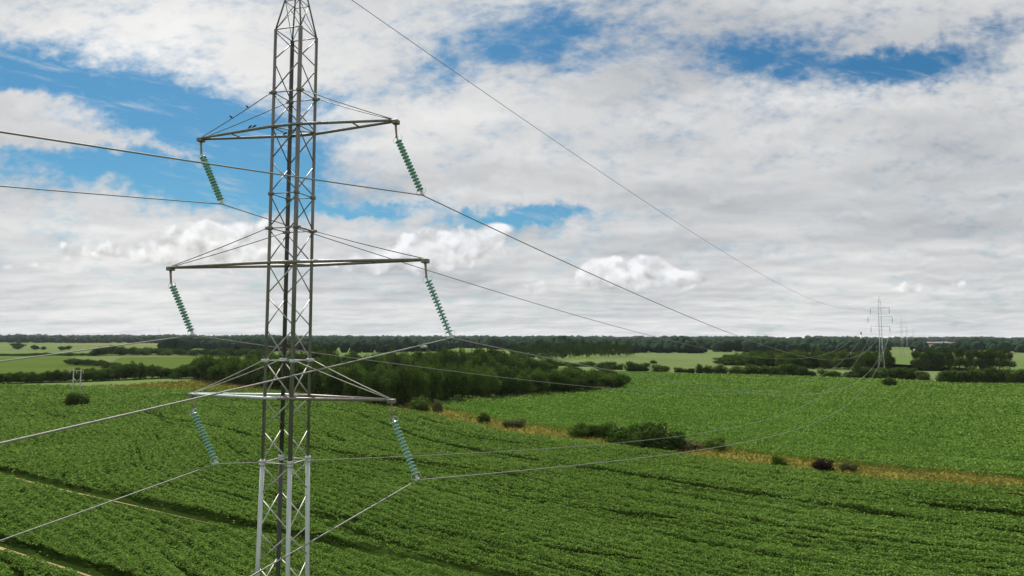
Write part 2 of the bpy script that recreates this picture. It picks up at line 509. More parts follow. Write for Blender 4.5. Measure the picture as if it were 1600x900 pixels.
def crop(name, poly, N, y0, y1, label, mat, edge, size=.0024, hscale=1.0, power=1.6):
    P = scatter(N, y0, y1, .98, power)
    P = P[inside(P, poly)]
    s = P @ ROWA; t = seg_dist(P, edge)
    row = vnoise(t / 1.9, s / 22, 3); row2 = vnoise(t / 6.0, s / 60, 5)
    cl = vnoise(P[:, 0] / .9, P[:, 1] / .9, 1); cl2 = vnoise(P[:, 0] / 3.1, P[:, 1] / 3.1, 2)
    cl3 = vnoise(P[:, 0] / 1.5 + 7, P[:, 1] / 1.9, 6)
    h = .17 + .28 * cl + .18 * cl2 + .16 * cl3 + .34 * row + .26 * row2 + .12 * np.sin(t * 6.283 / 1.6)
    h -= .42 * np.clip((.36 - vnoise(t / 2.6, s / 34, 8)) / .2, 0, 1) * vnoise(s / 30, t / 8, 12)
    keep = rng.random(len(P)) < np.clip(1.35 * (h - .40) / .36, .03, 1)
    for tp, hw, bare in TR:
        d = seg_dist(P, tp)
        wob = hw * (.75 + .5 * vnoise(P[:, 0] / 4, P[:, 1] / 4, 9))
        if bare: keep &= (d > wob) | (rng.random(len(P)) < .008)
        else: keep &= (d > wob) | (rng.random(len(P)) < np.clip(vnoise(s / 9, t / 9, 4) * 1.6 - 1.0, .02, .5))
    P = P[keep]; h = h[keep]
    dd = np.hypot(P[:, 0], P[:, 1])
    z = h * 1.2 * hscale * (1 - .35 * rng.random(len(P)) ** 2)
    n = rng.normal(size=(len(P), 3)) * .62; n[:, 2] = 1.0
    sz = np.clip(dd * size, .17, 2.0) * (.65 + .7 * rng.random(len(P)))
    v, f = leaf_quads(np.column_stack([P, z + .07]), n, sz, 1.1)
    me = np_mesh(name, v, f)
    o = link(name, me, None, mat)
    tag(o, label, 'crop', kind='stuff')
    return o


crop('field_crop', NEAR_POLY, 1450000, 58, 420, 'leafy green crop with dark wheel tracks in the near field', CROP_LEAF, NEAR_E)
crop('field_crop', FARF_POLY, 500000, 100, 460, 'leafy green crop in the field beyond the dry grass strip', CROP_LEAF, FAR_E, size=.0024, hscale=.8, power=1.5)


def grass():
    P = scatter(330000, 85, 480, .98, 1.3)
    e = np.minimum(seg_dist(P, NEAR_E), seg_dist(P, FAR_E))
    P = P[inside(P, NEAR_E + FAR_E[::-1]) | (e < 1.6 * vnoise(P[:, 0] / 2.2, P[:, 1] / 2.2, 21) ** 2)]
    n = rng.normal(size=(len(P), 3)); n[:, 2] *= .5
    cl = vnoise(P[:, 0] / 2.5, P[:, 1] / 2.5, 11)
    z = .15 + .95 * cl * rng.random(len(P))
    sz = np.clip(np.hypot(*P.T) * .0032, .3, 1.2) * (.6 + .7 * rng.random(len(P)))
    v, f = leaf_quads(np.column_stack([P, z]), n, sz, .8)
    tag(link('dry_grass', np_mesh('dry_grass', v, f), None, GRASS_LEAF), 'tall dry yellow grass along the strip between the two fields', 'grass', kind='stuff')


grass()

# ------------------------------------------------------------------ trees and shrubs
def crown_mesh(name, seed, kind='round', nleaf=3600):
    """unit crown: about 1 wide, base z=0 .. top z=1"""
    r = np.random.default_rng(seed)
    lobes = []
    if kind == 'round':
        for k in range(17):
            a = r.random() * 6.283; q = r.random() ** .5 * .37
            z = .2 + .58 * r.random() * (1 - q * .35)
            lobes.append((q * math.cos(a), q * math.sin(a), z, .13 + .13 * r.random(), .12 + .10 * r.random()))
        lobes.append((0, 0, .5, .30, .42)); lobes.append((r.normal() * .05, r.normal() * .05, .84, .15, .16))
    elif kind == 'tall':
        for k in range(14):
            z = .1 + .82 * r.random(); a = r.random() * 6.283; q = .26 * (1.1 - z) + .05
            lobes.append((q * math.cos(a), q * math.sin(a), z, .12 + .08 * r.random(), .09 + .08 * r.random()))
        lobes.append((0, 0, .5, .22, .42))
    else:  # shrub, down to the ground
        for k in range(15):
            a = r.random() * 6.283; q = r.random() ** .5 * .40
            z = .16 + .55 * r.random() * (1 - q)
            lobes.append((q * math.cos(a), q * math.sin(a), z * (.75 + .5 * r.random()), .10 + .11 * r.random(), .11 + .15 * r.random()))
        lobes.append((0, 0, .30, .32, .36)); lobes.append((0, 0, .12, .40, .16))
    w = np.array([l[3] ** 2 for l in lobes]); w /= w.sum()
    idx = r.choice(len(lobes), nleaf, p=w); L = np.array(lobes)[idx]
    d = r.normal(size=(nleaf, 3)); d /= np.linalg.norm(d, axis=1, keepdims=True)
    rad = (.70 + .36 * r.random(nleaf) + .30 * r.random(nleaf) ** 5)[:, None]
    c = L[:, :3] + d * rad * np.stack([L[:, 3], L[:, 3], L[:, 4]], 1)
    c[:, 2] = np.clip(c[:, 2], .02, 1.05)
    n = d + r.normal(size=d.shape) * .45
    s = (.036 + .042 * r.random(nleaf))
    v, f = leaf_quads(c, n, s * (1.0 if kind != 'tall' else .85), 1.2)
    return np_mesh(name, v, f)


def trunk_mesh(name, seed, h=.5):
    r = np.random.default_rng(seed)
    ms = [tube_mesh('t', [(0, 0, 0), (.004, 0, h * .4), (.01 * r.normal(), .01 * r.normal(), h), (0, 0, h * 1.5)], [.032, .024, .018, .007], 7)]
    for k in range(5):
        a = k * 1.256 + r.random(); z0 = h * (.5 + .4 * r.random()); l = .2 + .1 * r.random()
        ms.append(tube_mesh('b', [(0, 0, z0), (l * .5 * math.cos(a), l * .5 * math.sin(a), z0 + .12), (l * math.cos(a), l * math.sin(a), z0 + .27)], [.012, .008, .003], 5))
    return join_meshes(name, ms)


ROUND = [crown_mesh('crown', s, 'round') for s in range(7)]
TALL = [crown_mesh('crown', 40 + s, 'tall', 2200) for s in range(3)]
SHRUB = [crown_mesh('foliage', 70 + s, 'shrub', 3200) for s in range(5)]
TRUNKS = [trunk_mesh('trunk', s) for s in range(4)]
STEMS = []
for s in range(3):
    r_ = np.random.default_rng(s + 90)
    STEMS.append(join_meshes('stem', [tube_mesh('s', [(0.02 * math.cos(a), .02 * math.sin(a), 0), (.1 * math.cos(a), .1 * math.sin(a), .35), (.2 * math.cos(a), .2 * math.sin(a), .6)], [.016, .011, .004], 5) for a in (r_.random() + k * 1.57 for k in range(4))]))
for m in ROUND + TALL: m.materials.append(LEAF)
for m in SHRUB: m.materials.append(LEAF)
for m in TRUNKS + STEMS: m.materials.append(BARK)


def override(o, mat):
    o.material_slots[0].link = 'OBJECT'; o.material_slots[0].material = mat


def tree(x, y, w, h, label, group=None, pool=None, mat=None, name='broadleaf_tree', cat='tree'):
    root = empty(name, (x, y, 0), rng.random() * 6.283)
    shrubby = pool is SHRUB
    pool = pool or ROUND
    c = link('foliage' if shrubby else 'crown', pool[rng.integers(len(pool))], root)
    c.scale = (w, w, h)
    t = link('stem' if shrubby else 'trunk', (STEMS if shrubby else TRUNKS)[rng.integers(3)], root)
    tw = w if shrubby else h * .8
    t.scale = (tw, tw, h)
    if mat: override(c, mat)
    tag(root, label, cat, group)
    return root


PENDING = []


def shrub_px(px, base, wpx, top, label, mat=None, pool=SHRUB, group=None, name='shrub', cat='shrub', wf=1.0):
    g = ground(px, base)
    w = wpx / F * g.y * wf; h = EYE.z + ray(px, top).z / ray(px, top).y * g.y
    sc_ = (g.y + w * .4) / g.y
    h = EYE.z + ray(px, top).z / ray(px, top).y * g.y * sc_
    return tree(g.x * sc_, g.y * sc_, w * 1.25, max(h, 1.0) * 1.22, label, group, pool, mat, name, cat)


# single shrubs that the photo shows apart
shrub_px(118, 637, 33, 610, 'round dark green bush below the twin wooden pole in the left of the crop field', LEAF_DARK)
shrub_px(912, 684, 44, 656, 'leftmost bush of the clump at the middle of the dry grass strip', LEAF)
shrub_px(941, 687, 36, 657, 'dense bush second from left in the clump on the dry grass strip', LEAF_DARK)
shrub_px(977, 697, 62, 660, 'broad mid green bush in the middle of the clump on the dry grass strip', LEAF)
shrub_px(1030, 706, 60, 656, 'tallest dark bush at the right end of the clump on the dry grass strip', LEAF_DARK)
shrub_px(1002, 700, 44, 668, 'low bush filling the gap before the tallest bush of the clump', LEAF)
shrub_px(1078, 704, 50, 684, 'low olive scrub just right of the tallest bush of the clump', LEAF_OLIVE)
shrub_px(1119, 705, 32, 680, 'loose grey green bush at the far right of the scrub beside the clump', LEAF)
shrub_px(1216, 732, 23, 708, 'small solitary green bush on the dry strip left of the purple bush', LEAF)
shrub_px(1287, 738, 28, 713, 'dark purple leaved bush on the dry grass strip', LEAF_PURPLE)
shrub_px(1326, 740, 22, 718, 'small pale green bush right of the purple leaved bush', LEAF_OLIVE)
shrub_px(757, 662, 18, 643, 'small dark round bush alone on the dry strip left of the bush clump', LEAF_DARK)
shrub_px(803, 669, 32, 652, 'sparse olive scrub on the dry strip between the small round bush and the clump', LEAF_OLIVE)
shrub_px(655, 644, 32, 619, 'green bush where the wood meets the dry grass strip', LEAF)
shrub_px(684, 645, 14, 621, 'slim pale bush beside the corner of the wood and the dry strip', LEAF_OLIVE)
shrub_px(1391, 604, 18, 587, 'small round bush standing in the crop in front of the distant pylon', LEAF_DARK)

# bushes along the far edge of the far field
hb = 'bushes along the far edge of the far crop field'
for i, (px, base, wpx, top) in enumerate([(918, 573, 22, 563), (946, 577, 28, 563), (966, 578, 15, 567), (988, 580, 21, 562), (1005, 580, 19, 565), (1021, 568, 10, 562), (1031, 581, 24, 568), (1063, 582, 17, 573), (1078, 583, 13, 574), (1093, 583, 11, 566), (1110, 584, 22, 569), (1126, 585, 18, 568), (1152, 586, 26, 570), (1175, 586, 28, 566), (1200, 587, 24, 568), (1226, 587, 30, 565), (1250, 588, 26, 568), (1267, 588, 16, 577), (1297, 590, 30, 576), (1331, 591, 25, 578), (1352, 591, 30, 568), (1374, 592, 24, 572), (1400, 593, 32, 570), (1419, 593, 24, 572), (1440, 594, 22, 578), (895, 573, 22, 566), (875, 572, 24, 563)]):
    shrub_px(px, base, wpx, top, 'dark rounded bush in the row along the far edge of the far field', LEAF_DARK if i % 3 else LEAF, group=hb, wf=1.05)
hr = 'bushes of the right hand hedge'
for px in range(1480, 1680, 13):
    shrub_px(px + rng.normal() * 2, 599 + (px - 1480) * .012, 26, 578 - 6 * rng.random() - (px - 1480) * .03, 'dark bush in the hedge at the right end of the far field', LEAF_DARK if rng.random() < .6 else LEAF, group=hr)


def polyline(px, pts):
    return np.interp(px, [p[0] for p in pts], [p[1] for p in pts])


def wood(x0, x1, base, top, step, rows, rowgap, label, group, mats=(None,), wfac=(1.05, 1.6), pool=None, jit=.12, name='broadleaf_tree'):
    """rows of trees behind a front edge drawn on the ground; top = crown line of the front row"""
    for r in range(rows):
        px = x0 + (step * .5 if r % 2 else 0)
        while px < x1:
            g = ground(px, polyline(px, base))
            d = g.normalized() if False else Vector((g.x, g.y)).normalized()
            hh = EYE.z + ray(px, polyline(px, top)).z / ray(px, polyline(px, top)).y * g.y
            hh = max(hh, 2.5) * (1 + rng.normal() * jit)
            gx = g.x + d.x * (r * rowgap + rng.normal() * rowgap * .2); gy = g.y + d.y * (r * rowgap + rng.normal() * rowgap * .2)
            w = step / F * g.y * 1.25 * (wfac[0] + (wfac[1] - wfac[0]) * rng.random())
            PENDING.append((r, w, hh, gx, gy, label, group, pool, mats[rng.integers(len(mats))], name))
            px += step * (.8 + .4 * rng.random())


baseA = [(285, 591), (350, 599), (420, 606), (480, 616), (560, 628), (612, 635), (650, 633), (700, 625), (800, 618), (900, 612), (972, 606)]
topA = [(285, 573), (310, 558), (350, 560), (420, 562), (500, 563), (560, 572), (610, 576), (650, 568), (700, 570), (800, 576), (900, 580), (950, 580), (972, 588)]
wood(288, 972, baseA, topA, 22, 4, 10, 'broadleaf tree in the front rows of the wood behind the lower crossarm', 'trees at the front of the wood behind the pylon', (None, None, LEAF_DARK), jit=.10)
# the deeper part of the same wood
wood(395, 860, [(395, 586), (500, 592), (600, 596), (700, 590), (860, 586)], [(395, 556), (480, 553), (560, 556), (700, 549), (740, 550), (860, 563)], 19, 4, 16, 'broadleaf tree deep in the wood behind the pylon', 'trees deep in the wood behind the pylon', (None, LEAF_DARK), jit=.14)
# left hedge and clumps
wood(-40, 274, [(-40, 602), (0, 600), (140, 596), (274, 590)], [(-40, 582), (0, 584), (30, 580), (60, 583), (100, 577), (150, 575), (185, 572), (205, 563), (225, 567), (260, 575), (274, 582)], 13, 2, 6, 'dark tree in the hedge along the left edge of the crop field', 'trees of the left hedge', (LEAF_DARK, None, LEAF_DARK), jit=.08)
wood(110, 192, [(110, 570), (150, 573), (192, 579)], [(110, 560), (150, 563), (192, 569)], 11, 2, 8, 'bushy tree in the short hedge between the two olive pastures', 'trees of the hedge between the pastures', (LEAF_DARK, None))
wood(-30, 150, [(-30, 556), (150, 556)], [(-30, 552), (150, 551)], 11, 1, 8, 'low tree in the thin hedge at the back of the left pasture', 'trees of the thin hedge behind the left pasture', (LEAF_DARK,))
wood(147, 420, [(147, 556), (236, 555), (300, 556), (420, 559)], [(147, 548), (170, 541), (185, 540), (210, 543), (236, 546), (255, 542), (290, 547), (350, 545), (420, 545)], 11, 3, 22, 'dark tree in the belt behind the middle pasture on the left', 'trees of the belt behind the middle pasture', (LEAF_DARK, None))
for px, base, wpx, top in [(29, 546, 17, 537), (54, 547, 11, 540), (68, 547, 7, 542), (96, 548, 9, 542), (107, 547, 9, 541)]:
    shrub_px(px, base, wpx, top, 'lone dark tree dotted over the pale pasture at far left', LEAF_DARK, pool=ROUND, group='lone trees on the far left pasture', name='broadleaf_tree', cat='tree')
# middle distance woods
wood(800, 990, [(800, 566), (886, 562), (930, 559), (990, 557)], [(800, 540), (850, 536), (920, 533), (990, 534)], 9, 3, 30, 'tall dark tree in the wood left of the pale field', 'trees of the dark wood left of the pale field', (LEAF_DARK,), pool=TALL, wfac=(.9, 1.5))
wood(1128, 1385, [(1128, 569), (1250, 576), (1385, 578)], [(1128, 560), (1160, 552), (1230, 548), (1300, 551), (1385, 550)], 16, 4, 20, 'broadleaf tree in the wood left of the distant pylon', 'trees of the wood by the distant pylon', (LEAF_DARK, None))
wood(1432, 1576, [(1432, 578), (1576, 579)], [(1432, 549), (1450, 545), (1500, 543), (1550, 544), (1576, 549)], 11, 3, 14, 'tall dark tree in the dense block of wood right of the distant pylon', 'trees of the dense block right of the distant pylon', (LEAF_DARK,), pool=TALL, wfac=(1.2, 1.7), jit=.05)


def plant_pending(limit):
    """the trees that show largest become things; the rest of the woods one mass"""
    PENDING.sort(key=lambda p: -(p[1] / p[4]) * (1.0, .8, .62, .5)[p[0]])
    for r, w, hh, gx, gy, label, group, pool, mat, name in PENDING[:limit]:
        tree(gx, gy, w, hh, label, group, pool, mat, name)
    vs_, fs_, k = [], [], 0
    for r, w, hh, gx, gy, label, group, pool, mat, name in PENDING[limit:]:
        me = (pool or ROUND)[rng.integers(3)]
        co = np.empty(len(me.vertices) * 3, np.float32); me.vertices.foreach_get('co', co)
        co = co.reshape(-1, 4, 3)[::2].copy().reshape(-1, 3)
        a = rng.random() * 6.283
        x = co[:, 0] * math.cos(a) - co[:, 1] * math.sin(a); y = co[:, 0] * math.sin(a) + co[:, 1] * math.cos(a)
        vs_.append(np.column_stack([x * w + gx, y * w + gy, co[:, 2] * hh])); n = len(co)
        fs_.append(np.arange(n).reshape(-1, 4) + k); k += n
    o = link('wood_interior', np_mesh('wood_interior', np.concatenate(vs_), np.concatenate(fs_)), None, LEAF_DARK)
    tag(o, 'dense tree mass inside and behind the woods', 'woods', kind='stuff')


plant_pending(290)


def far_woods():
    r = np.random.default_rng(5)
    bm = bmesh.new(); bmesh.ops.create_icosphere(bm, subdivisions=2, radius=1)
    bv = np.array([v.co[:] for v in bm.verts]); bf = np.array([[v.index for v in f.verts] for f in bm.faces]); bm.free()
    rows = [(1130, 80, .50, 1300), (1450, 110, .62, 1600), (1900, 160, .8, 1600), (2500, 240, .85, 1700), (3400, 300, .9, 1700), (4600, 500, .95, 1700), (6500, 700, 1.0, 1600)]
    vs_, fs_ = [], []; k = 0
    for Y, dep, cov, n in rows:
        q = r.random((n, 2)); X = (q[:, 0] * 2 - 1) * Y * .9; yy = Y + (q[:, 1] - .5) * dep * 2
        keep = vnoise(X / (Y * .06) + 50, yy / (Y * .08) + 50, int(Y)) < cov
        for x, y in zip(X[keep], yy[keep]):
            h = (11 + 7 * r.random()) * (1 + max(0, Y - 1800) / 7000) * (.7 + .65 * vnoise(np.array([x / (Y * .04)]), np.array([y / (Y * .04)]), 3)[0])
            w = h * (.34 + .25 * r.random()) * (1 + Y / 9000)
            # keep the pale fields open
            pxx = 800 + x / y * F; pyy = 526 + 25 * F / y
            if (985 < pxx < 1130 and 551 < pyy < 580) or (pxx < 265 and 537.5 < pyy < 552) or (1385 < pxx < 1432 and 544 < pyy < 560) or (pxx > 1570 and 549 < pyy < 566) or (1436 < pxx < 1500 and 533 < pyy < 546): continue
            d = bv * (1 + .22 * r.normal(size=(len(bv), 1)))
            vs_.append(d * np.array([w, w, h * .55]) + np.array([x, y, h * .5])); fs_.append(bf + k); k += len(bv)
    me = np_mesh('far_woods', np.concatenate(vs_), np.concatenate(fs_), True)
    o = link('far_woods', me, None, leaf_material('far_foliage', (.012, .026, .016), (.022, .042, .022), trans=0.0, patch_scale=.004, patch=.5))
    tag(o, 'dark far woods along the whole horizon', 'woods', kind='stuff')


far_woods()

# ------------------------------------------------------------------ pylons
def rot2(p, a):
    c, s = math.cos(a), math.sin(a)
    return Vector((p[0] * c - p[1] * s, p[0] * s + p[1] * c, p[2]))


def plate(name, p, size, bevel=.01): return box_mesh(name, size, p, None, bevel)


def pylon(name, C, ang, lv, label, group, detail=True, thick=1.0, mats=None):
    """lattice pylon in its own frame: x along the crossarms.
    lv: dict of heights"""
    root = empty(name, (C[0], C[1], 0), ang)
    tag(root, label, 'pylon', group)
    leg_m, low_m, brace_m, arm_m = mats
    S45 = math.sqrt(.5)
    corners = {'a': (-1, -1), 'b': (1, -1), 'c': (1, 1), 'd': (-1, 1)}   # a,b face the camera

    def half(z):   # half side of the square at height z
        pts = lv['half']
        return float(np.interp(z, [p[0] for p in pts], [p[1] for p in pts]))

    def leg(c, z):
        h = half(z); return Vector((corners[c][0] * h, corners[c][1] * h, z))
    # legs
    zf, zt, zp = lv['flange'], lv['shoulder'], lv['peak']
    rl = .078 * thick
    zs_low = sorted({0.0, lv['knee'], zf - .06})
    for c in 'abcd':
        kk = 1.35 if c in 'bd' and detail else 1.0
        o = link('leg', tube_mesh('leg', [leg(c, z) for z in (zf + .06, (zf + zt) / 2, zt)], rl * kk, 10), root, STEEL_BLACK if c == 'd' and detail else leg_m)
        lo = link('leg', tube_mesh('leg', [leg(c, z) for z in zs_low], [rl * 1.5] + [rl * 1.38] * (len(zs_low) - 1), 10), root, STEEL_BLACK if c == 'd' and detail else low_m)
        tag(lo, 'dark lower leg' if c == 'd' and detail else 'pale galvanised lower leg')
        fl = lathe_mesh('flange', [(rl * 1.3, -.14), (rl * 1.9, -.10), (rl * 1.9, -.012), (rl * 1.5, -.01), (rl * 1.5, .01), (rl * 1.9, .012), (rl * 1.9, .10), (rl * 1.25, .16)], 12, leg(c, zf))
        link('flange', fl, root, low_m)
        pk = Vector((corners[c][0] * .05, corners[c][1] * .05, zp))
        link('peak_strut', tube_mesh('peak_strut', [leg(c, zt), leg(c, zt).lerp(pk, .98)], .04 * thick, 6), root, leg_m)
    link('peak_cap', lathe_mesh('peak_cap', [(.02, -.35), (.12 * thick, -.2), (.12 * thick, .05), (.03, .18)], 10, (0, 0, zp)), root, leg_m)
    # rings of horizontals
    faces = ['ab', 'bc', 'cd', 'da']
    for z in lv['rings']:
        for fa in faces:
            p, q = leg(fa[0], z), leg(fa[1], z)
            link('ring_bar', tube_mesh('ring_bar', [p, q], .026 * thick, 6), root, brace_m if z < lv['mid'] else leg_m)
    if detail:
        for z in (31.85, 30.17, 23.84, 36.84):
            for c in 'abcd':
                link('joint_collar', lathe_mesh('joint_collar', [(rl * 1.2, -.09), (rl * 1.75, -.07), (rl * 1.75, .07), (rl * 1.2, .09)], 10, leg(c, z)), root, low_m if z < 25 else leg_m)
    zr = zt + (zp - zt) * .43
    for fa in faces:
        k = .57
        p, q = leg(fa[0], zt), leg(fa[1], zt)
        p = Vector((p.x * k, p.y * k, zr)); q = Vector((q.x * k, q.y * k, zr))
        link('ring_bar', tube_mesh('ring_bar', [p, q], .02 * thick, 6), root, leg_m)
        for s, e in ((leg(fa[0], zt), q), (leg(fa[1], zt), p)):
            link('peak_brace', tube_mesh('peak_brace', [s, e], .018 * thick, 6), root, leg_m)
    # single lacing: one diagonal per face and panel, turning at the legs
    braces = []
    for i, (z0, z1) in enumerate(lv['panels']):
        gap = .10 if z1 - z0 < 2 else .15
        odd = (i + lv.get('phase', 0)) % 2
        zb, zt_ = z0 + gap, z1 - gap
        for hi, lo in (('a', 'b'), ('c', 'b'), ('d', 'a'), ('d', 'c')):
            if odd: hi, lo = lo, hi
            braces.append((tube_mesh('lattice_brace', [leg(hi, zt_), leg(lo, zb)], .030 * thick, 6), z0))
    if detail:
        for me, z0 in braces:
            link('lattice_brace', me, root, brace_m if z0 < lv['mid'] else leg_m)  # upper braces darker: backlit look against the sky put into the colour
    else:
        link('lattice_bracing', join_meshes('lattice_bracing', [b_[0] for b_ in braces]), root, brace_m)
    # crossarms
    for key, zc, hs, zg in (('up', lv['up'], lv['hs'][0], lv['ties'][0]), ('mid', lv['mid'], lv['hs'][1], lv['ties'][1]), ('low', lv['low'], lv['hs'][2], lv['ties'][2])):
        h = half(zc); rb = .068 * thick
        cross = [tube_mesh('x', [(-h, -h, zc), (h, h, zc)], rb * .4, 6), tube_mesh('x', [(h, -h, zc + .004), (-h, h, zc + .004)], rb * .4, 6)]
        arm = link('crossarm', join_meshes('crossarm', cross), root, arm_m)
        for sx in (-1, 1):
            link('spreader', tube_mesh('spreader', [(sx * hs * .62, -h * .40, zc), (sx * hs * .62, h * .40, zc)], rb * .55, 6), arm, arm_m)
        for sy in (-1, 1):
            yo = h + rl + rb * .8
            pts = [(-hs, sy * .09, zc), (-h - .02, sy * yo, zc), (h + .02, sy * yo, zc), (hs, sy * .09, zc)]
            if key == 'low' and detail:  # sunlit left half put into the colour: paler steel than the right
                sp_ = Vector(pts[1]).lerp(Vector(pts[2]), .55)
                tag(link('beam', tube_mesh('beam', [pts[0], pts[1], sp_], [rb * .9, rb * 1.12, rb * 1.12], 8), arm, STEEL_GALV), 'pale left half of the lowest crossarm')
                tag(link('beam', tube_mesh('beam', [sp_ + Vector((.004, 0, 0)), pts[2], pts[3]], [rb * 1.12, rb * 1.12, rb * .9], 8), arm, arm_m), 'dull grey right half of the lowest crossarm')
            else:
                link('beam', tube_mesh('beam', pts, [rb * .9, rb * 1.12, rb * 1.12, rb * .9], 8), arm, arm_m)
        for sx in (-1, 1):
            link('end_plate', plate('end_plate', (sx * (hs + .04), 0, zc - .06), (.30 * thick, .34 * thick, .20 * thick), .02), arm, arm_m)
        # tie rods and their gussets
        hg = half(zg)
        for sx in (-1, 1):
            for sy in (-1, 1):
                gp = (sx * (hg + .17), sy * hg, zg)
                link('gusset', plate('gusset', (sx * (hg + .12), sy * hg, zg), (.26 * thick, .10 * thick, .13 * thick), .015), root, low_m if key == 'low' else leg_m)
                a_ = Vector(gp); b_ = Vector((sx * (hs - .05), sy * .06, zc + .06))
                dd = b_ - a_
                me = tube_mesh('tie_rod', [a_ + dd * (k / 6) - Vector((0, 0, .04 * math.sin(math.pi * k / 6))) for k in range(7)], .021 * thick, 6)
                link('tie_rod', me, root, brace_m if key == 'low' else leg_m)
    return root


C = at_y(451, 528, 33.0)
ANG = math.radians(-16)
R0 = .72
NLV = dict(flange=19.08, shoulder=40.0, peak=43.6, knee=14.0, up=35.12, mid=28.50, low=22.10, hs=(5.44, 7.03, 5.44), ties=(36.84, 30.17, 23.84), phase=0,
           half=[(0, 1.35), (14.0, .80), (19.1, .735), (22, .715), (40, .70)],
           rings=[40.0, 36.84, 31.85, 30.17, 23.84, 19.08, 35.12, 8.0],
           panels=[(38.42, 40.0), (36.84, 38.42), (35.15, 36.84), (33.5, 35.15), (31.85, 33.5), (30.17, 31.85), (28.5, 30.17), (26.95, 28.5), (25.4, 26.95), (23.84, 25.4),
                   (22.1, 23.84), (20.6, 22.1), (19.08, 20.6), (17.55, 19.08), (16.0, 17.55), (14.45, 16.0), (12.9, 14.45), (11.3, 12.9), (9.7, 11.3), (8.0, 9.7), (5.4, 8.0), (2.8, 5.4), (.2, 2.8)])
near = pylon('lattice_pylon', C, ANG, NLV, 'large near lattice pylon with four tubular legs and three crossarms, birds perched on it', None, True, 1.0,
             (STEEL_DARK, STEEL_GALV, STEEL_BRACE, STEEL_ARM))

# far pylons along the line
Fp = at_y(1376, 526, 450.0)
FANG = math.radians(-31)


def far_levels():
    return dict(flange=26.0, shoulder=47.8, peak=52.2, knee=20.0, up=44.5, mid=38.6, low=32.3, hs=(5.45, 7.04, 5.45), ties=(46.5, 40.5, 34.2),
                half=[(0, 2.0), (20, .85), (30, .72), (48, .70)], rings=[47.8, 44.5, 38.6, 32.3, 26, 13.0],
                panels=[(z, z + 2.6) for z in np.arange(26, 47, 2.7)] + [(20, 26), (13, 20), (6.5, 13), (.2, 6.5)])


FM = (STEEL_FAR, STEEL_FAR, STEEL_FAR, STEEL_FAR)
pylon('lattice_pylon', Fp, FANG, far_levels(), 'pale distant lattice pylon standing beyond the far crop field, end of the nearest span', None, False, 1.35, FM)
far_pos = [(Fp, FANG)]
for px, Y, th, lab in ((1409, 905, 1.3, 'very distant faint pylon just right of the distant pylon, taller of the faint three'), (1417, 1400, 1.4, 'very distant faint pylon, middle one of the faint three right of the distant pylon'), (1427, 1850, 1.5, 'smallest faint pylon on the horizon, rightmost of the line')):
    P = at_y(px, 526, Y)
    l2 = far_levels()
    pylon('lattice_pylon', P, FANG, l2, lab, None, False, th, FM)

# ------------------------------------------------------------------ insulator strings
u = Vector((math.cos(ANG), math.sin(ANG), 0)); nrm = Vector((-u.y, u.x, 0))


def on_arm_plane(px, py):
    d = ray(px, py); return EYE + d * ((Vector((C.x, C.y, 25)) - EYE).dot(nrm) / d.dot(nrm))


DISC = lathe_mesh('glass_disc', [(.03, -.055), (.05, -.05), (.06, -.022), (.12, -.035), (.165, -.045), (.168, -.03), (.14, .002), (.07, .028), (.045, .05), (.045, .085), (.02, .09)], 18)
DISC.materials.append(GLASS)


def horn(name, r, side):
    pts = []
    for k in range(11):
        a = math.pi * (.05 + .9 * k / 10)
        pts.append((side * (.04 + .20 * math.sin(a)), 0, -.15 * math.cos(a)))
    return tube_mesh(name, pts, .009, 6)


HORN = [horn('arcing_horn', .2, s) for s in (1, -1)]
for h_ in HORN: h_.materials.append(STEEL_GALV)
CLAMP = join_meshes('line_clamp', [box_mesh('c', (.10, .34, .10), (0, 0, 0), None, .02), box_mesh('c2', (.06, .06, .2), (0, 0, .1), None, .01)])
CLAMP.materials.append(STEEL_GALV)
CLAMPS = {}
FIT = lathe_mesh('end_fitting', [(.02, -.09), (.05, -.08), (.05, -.02), (.035, 0), (.055, .03), (.055, .07), (.02, .09)], 10)
FIT.materials.append(STEEL_GALV)


def insulator(sx, zc, hs, lean, length, label, key):
    tip = Vector((C.x, C.y, 0)) + u * (sx * (hs + .04)); tip.z = zc - .16
    root = empty('insulator_string', tip, ANG)
    tag(root, label, 'insulator', 'glass insulator strings under the near pylon crossarms')
    hang = Vector((.06, 0, -.62))
    hm = join_meshes('hanger', [tube_mesh('h', [(0, 0, .02), hang * .55, hang], [.062, .055, .038], 8), lathe_mesh('k', [(.02, -.06), (.06, -.05), (.06, .05), (.02, .06)], 10, hang)])
    link('hanger', hm, root, STEEL_RUST)
    d = Vector((math.sin(lean), 0, -math.cos(lean)))
    q = Vector((0, 0, 1)).rotation_difference(-d)
    n = 16
    for k in range(n):
        o = link('glass_disc', DISC, root)
        o.location = hang + d * (.14 + (length - .36) * (k + .5) / n); o.rotation_mode = 'QUATERNION'; o.rotation_quaternion = q
    link('core_pin', tube_mesh('core_pin', [hang, hang + d * length], .022, 8), root, STEEL_DARK)
    for t in (.14, length - .16):
        for s in (0, 1):
            o = link('arcing_horn', HORN[s], root); o.location = hang + d * t; o.rotation_mode = 'QUATERNION'; o.rotation_quaternion = q
    for t in (.06, length - .13):
        o = link('end_fitting', FIT, root); o.location = hang + d * t; o.rotation_mode = 'QUATERNION'; o.rotation_quaternion = q
    o = link('line_clamp', CLAMP, root); o.location = hang + d * length
    w = tip + rot2(hang + d * length, ANG)
    CLAMPS[key] = w
    return root


